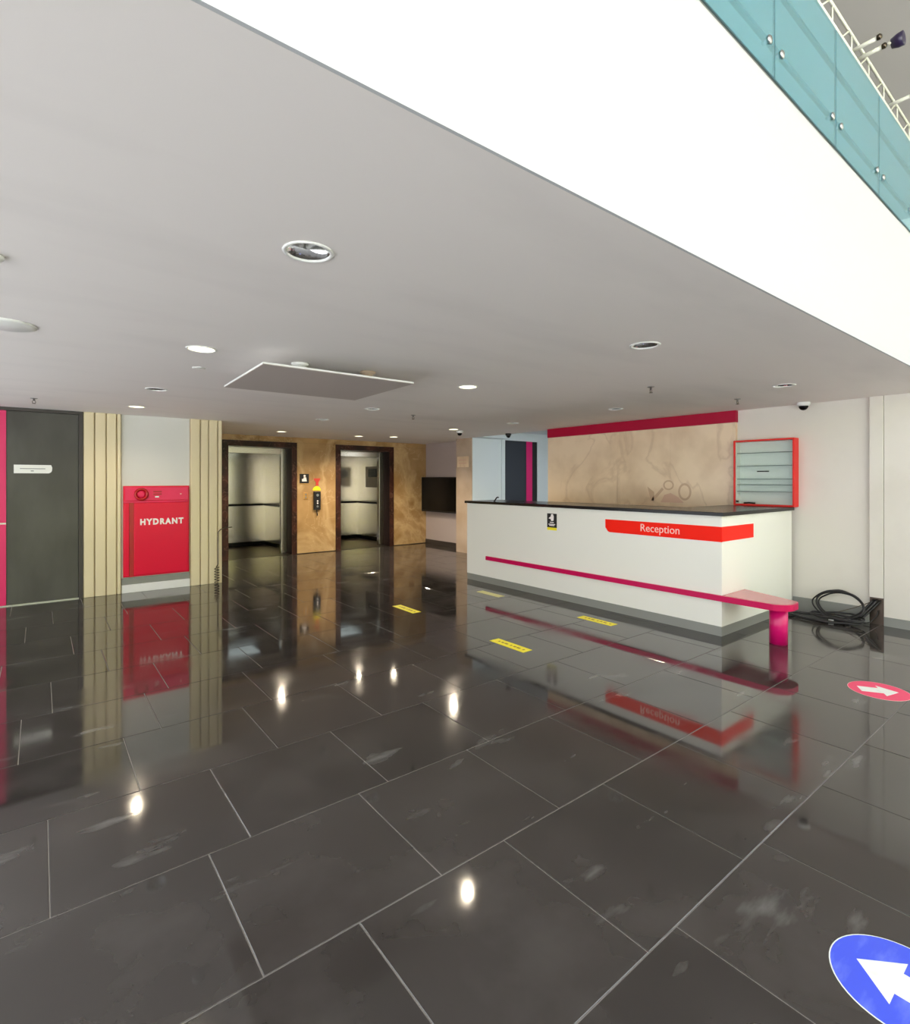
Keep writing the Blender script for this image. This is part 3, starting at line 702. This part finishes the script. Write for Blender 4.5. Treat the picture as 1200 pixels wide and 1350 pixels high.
for x, y, lit in LIGHTS:
    if protos[lit] is None: protos[lit] = o = make_downlight(lit)
    else: o = copy_tree(protos[lit])
    o.location = (x, y, C); o['label'] = (LIT_L if lit else OFF_L)[(x, y)]
    if not lit: o.rotation_euler.z = .6+x
for x, y, lit in LIGHTS:
    if lit:
        ld = bpy.data.lights.new('downlight_lamp', 'SPOT'); ld.energy = 17 if y < 8 and x < 5 else 72; ld.spot_size = R_(150); ld.spot_blend = .7; ld.shadow_soft_size = .035; ld.color = (1, .85, .64)
        lo = bpy.data.objects.new('downlight_lamp', ld); COL.objects.link(lo); lo.location = (x, y, C-.012)

# hanging grey panel
hp = thing('ceiling_panel', (1.88, 4.31, 2.415), 'grey square panel hung below ceiling on two white round mounts', 'ceiling panel')
MB().prism([(1.231, 3.745), (2.480, 3.735), (2.515, 4.865), (1.270, 4.885)], 2.415, 2.419).build('board', 'grey_panel', hp)
MB().prism([(1.229, 3.743), (2.482, 3.733), (2.517, 4.867), (1.268, 4.887)], 2.4192, 2.431).build('backing', 'plastic_white', hp)
for x, y, m_ in ((1.645, 4.12, 'plastic_white'), (2.235, 4.08, 'pillar_stone')):
    MB().lathe([(0, C-.0005), (.068, C-.0005), (.068, C-.012), (.055, C-.022), (.042, C-.026), (.040, 2.4315), (0, 2.4315)], (x, y, 0), 28).build('ceiling_mount', m_, hp)
# ceiling discs, sprinklers, cameras
def lathe_thing(name, x, y, prof, m_, label, cat, group=None):
    o = MB().lathe(prof, (x, y, 0), 32).build(name, m_); return tag(o, label, cat, group)
lathe_thing('ceiling_speaker', -.165, 4.17, [(0, C-.0005), (.155, C-.0005), (.155, C-.006), (.14, C-.014), (0, C-.016)], 'plastic_white', 'large flat round white cover on ceiling level with lit downlight beside hanging panel', 'ceiling cover')
lathe_thing('ceiling_detector', -.16, 2.93, [(0, C-.0005), (.045, C-.0005), (.045, C-.012), (.03, C-.025), (0, C-.027)], 'plastic_white', 'small white ceiling detector by the unlit near downlight', 'detector')
lathe_thing('ceiling_plate', 1.045, 4.80, [(0, C-.0005), (.05, C-.0005), (.05, C-.004), (.04, C-.007), (0, C-.008)], 'plastic_white', 'small flat white ceiling plate beside the hanging grey panel', 'ceiling plate')
def sprinkler(x, y, label):
    r = thing('sprinkler', (x, y, C-.06), label, 'sprinkler', 'ceiling sprinklers')
    MB().lathe([(0, C-.0005), (.035, C-.0005), (.032, C-.006), (.012, C-.008), (.010, C-.03), (0, C-.03)], (x, y, 0), 20).build('escutcheon', 'silver', r)
    MB().tube([(x-.012, y, C-.028), (x-.016, y, C-.045), (x-.004, y, C-.058)], .003, 6).build('frame_arm', 'steel_dark', r)
    MB().tube([(x+.012, y, C-.028), (x+.016, y, C-.045), (x+.004, y, C-.058)], .003, 6).build('frame_arm', 'steel_dark', r)
    MB().cyl((x, y, C-.062), .018, .004, 16).build('deflector', 'steel_dark', r)
sprinkler(4.825, 2.98, 'pendant sprinkler above the front of reception counter')
sprinkler(-.05, 7.73, 'pendant sprinkler in front of the grey door')
sprinkler(6.33, 2.81, 'pendant sprinkler over countertop beside red cabinet')
sprinkler(4.21, 6.35, 'pendant sprinkler between hanging panel and lifts')
def dome(x, y, z, shell, label, rr=.055):
    r = thing('dome_camera', (x, y, z-.09), label, 'security camera', 'dome security cameras')
    MB().lathe([(0, z-.0005), (rr*1.15, z-.0005), (rr*1.15, z-.03), (rr*.95, z-.045), (0, z-.045)], (x, y, 0), 28).build('base', shell, r)
    MB().lathe([(rr*.85, z-.0455)]+[(rr*.85*math.cos(R_(a)), z-.0455-rr*.85*math.sin(R_(a))) for a in (15, 30, 45, 60, 75)]+[(0, z-.0455-rr*.85)], (x, y, 0), 24).build('lens_dome', 'black_gloss', r)
dome(6.24, 7.83, C, 'plastic_white', 'white dome camera on the ceiling before the stone pillar')
dome(7.22, 2.44, C, 'plastic_white', 'white dome camera on the ceiling above the red cabinet', .06)
dome(7.36, 7.68, C, 'black_matte', 'black dome camera at the ceiling edge of passage', .05)

# ================================================================ MEZZANINE EDGE
gb = thing('glass_balustrade', (4, 1.12, 3.621), 'teal tinted glass balustrade along the mezzanine edge', 'balustrade')
XS = [2.919+.894*(i-4) for i in range(15)]
for a, b_ in zip(XS, XS[1:]):
    if b_ > EAST: break
    p1 = box('glass_panel', a+.006, b_-.006, 1.114, 1.124, 3.628, 4.344, 'balustrade_glass', gb)
    for x in (a+.075, b_-.075):
        MB().lathe([(0, 0), (.012, 0), (.012, .018), (.0, .018)], (x, 1.1245, 3.782), 12, 'Y').build('standoff', 'silver', p1)
        MB().lathe([(0, 0), (.021, 0), (.022, .007), (.015, .013), (0, .014)], (x, 1.1135, 3.782), 16, '-Y').build('bolt_cap', 'silver', p1)
box('base_rail', -.6, 11.8, 1.1427, 1.16, 3.828, 3.852, 'seal', gb)
box('edge_trim', -.6, 11.8, 1.116, 1.122, 3.6215, 3.6275, 'seal', gb)
for x in XS[1:-1]: box('joint_seal', x-.0045, x+.0045, 1.116, 1.122, 3.628, 4.342, 'seal', gb)
box('top_rail', -.6, 11.8, 1.16, 1.18, 4.20, 4.22, 'seal', gb)
tr = thing('lattice_truss', (5.5, 1.35, 4.92), 'white lattice truss with short arms above the glass balustrade', 'truss')
for name, z in (('bottom_chord', 4.925), ('top_chord', 5.065)): MB().tube([(1.0, 1.35, z), (9.5, 1.35, z)], .011, 10).build(name, 'truss_white', tr)
x = 1.1; k = 0
while x < 9.3:
    MB().tube([(x, 1.35, 4.94), (x+.14 if k % 2 else x, 1.35, 5.05)], .0065, 6).build('web_bar', 'truss_white', tr); x += .215; k += 1
for x in (4.02, 5.008, 5.14, 5.99, 6.95):
    am = MB().tube([(x, 1.35, 4.96), (x, 1.20, 4.96)], .015, 10).build('arm', 'truss_white', tr)
    MB().lathe([(0, 0), (.02, 0), (.022, .02), (.012, .03), (0, .03)], (x, 1.1995, 4.96), 14, '-Y').build('bolt', 'steel_dark', am)
sp = thing('spotlight', (5.2, 1.12, 4.96), 'dark purple spotlight head fixed at the white truss', 'spotlight')
MB().lathe([(0, 0), (.036, .0), (.05, .04), (.052, .075), (.044, .078), (0, .068)], (5.20, 1.155, 4.985), 24, '-Y').build('head', 'purple_lens', sp)
MB().tube([(5.14, 1.160, 4.965), (5.17, 1.156, 4.975), (5.20, 1.15, 4.985)], .008).build('bracket', 'truss_white', sp)

# unseen panel lamp added to brighten the white passage wall
pf = thing('passage_fill_light', (8.5, 6.1, 2.70), 'added unseen fill panel in the passage ceiling behind reception', 'fill light')
box('frame', 8.1, 8.9, 5.7, 6.5, 2.70, 2.7195, 'plastic_white', pf)
box('diffuser', 8.13, 8.87, 5.73, 6.47, 2.696, 2.6995, 'passage_fill', pf)
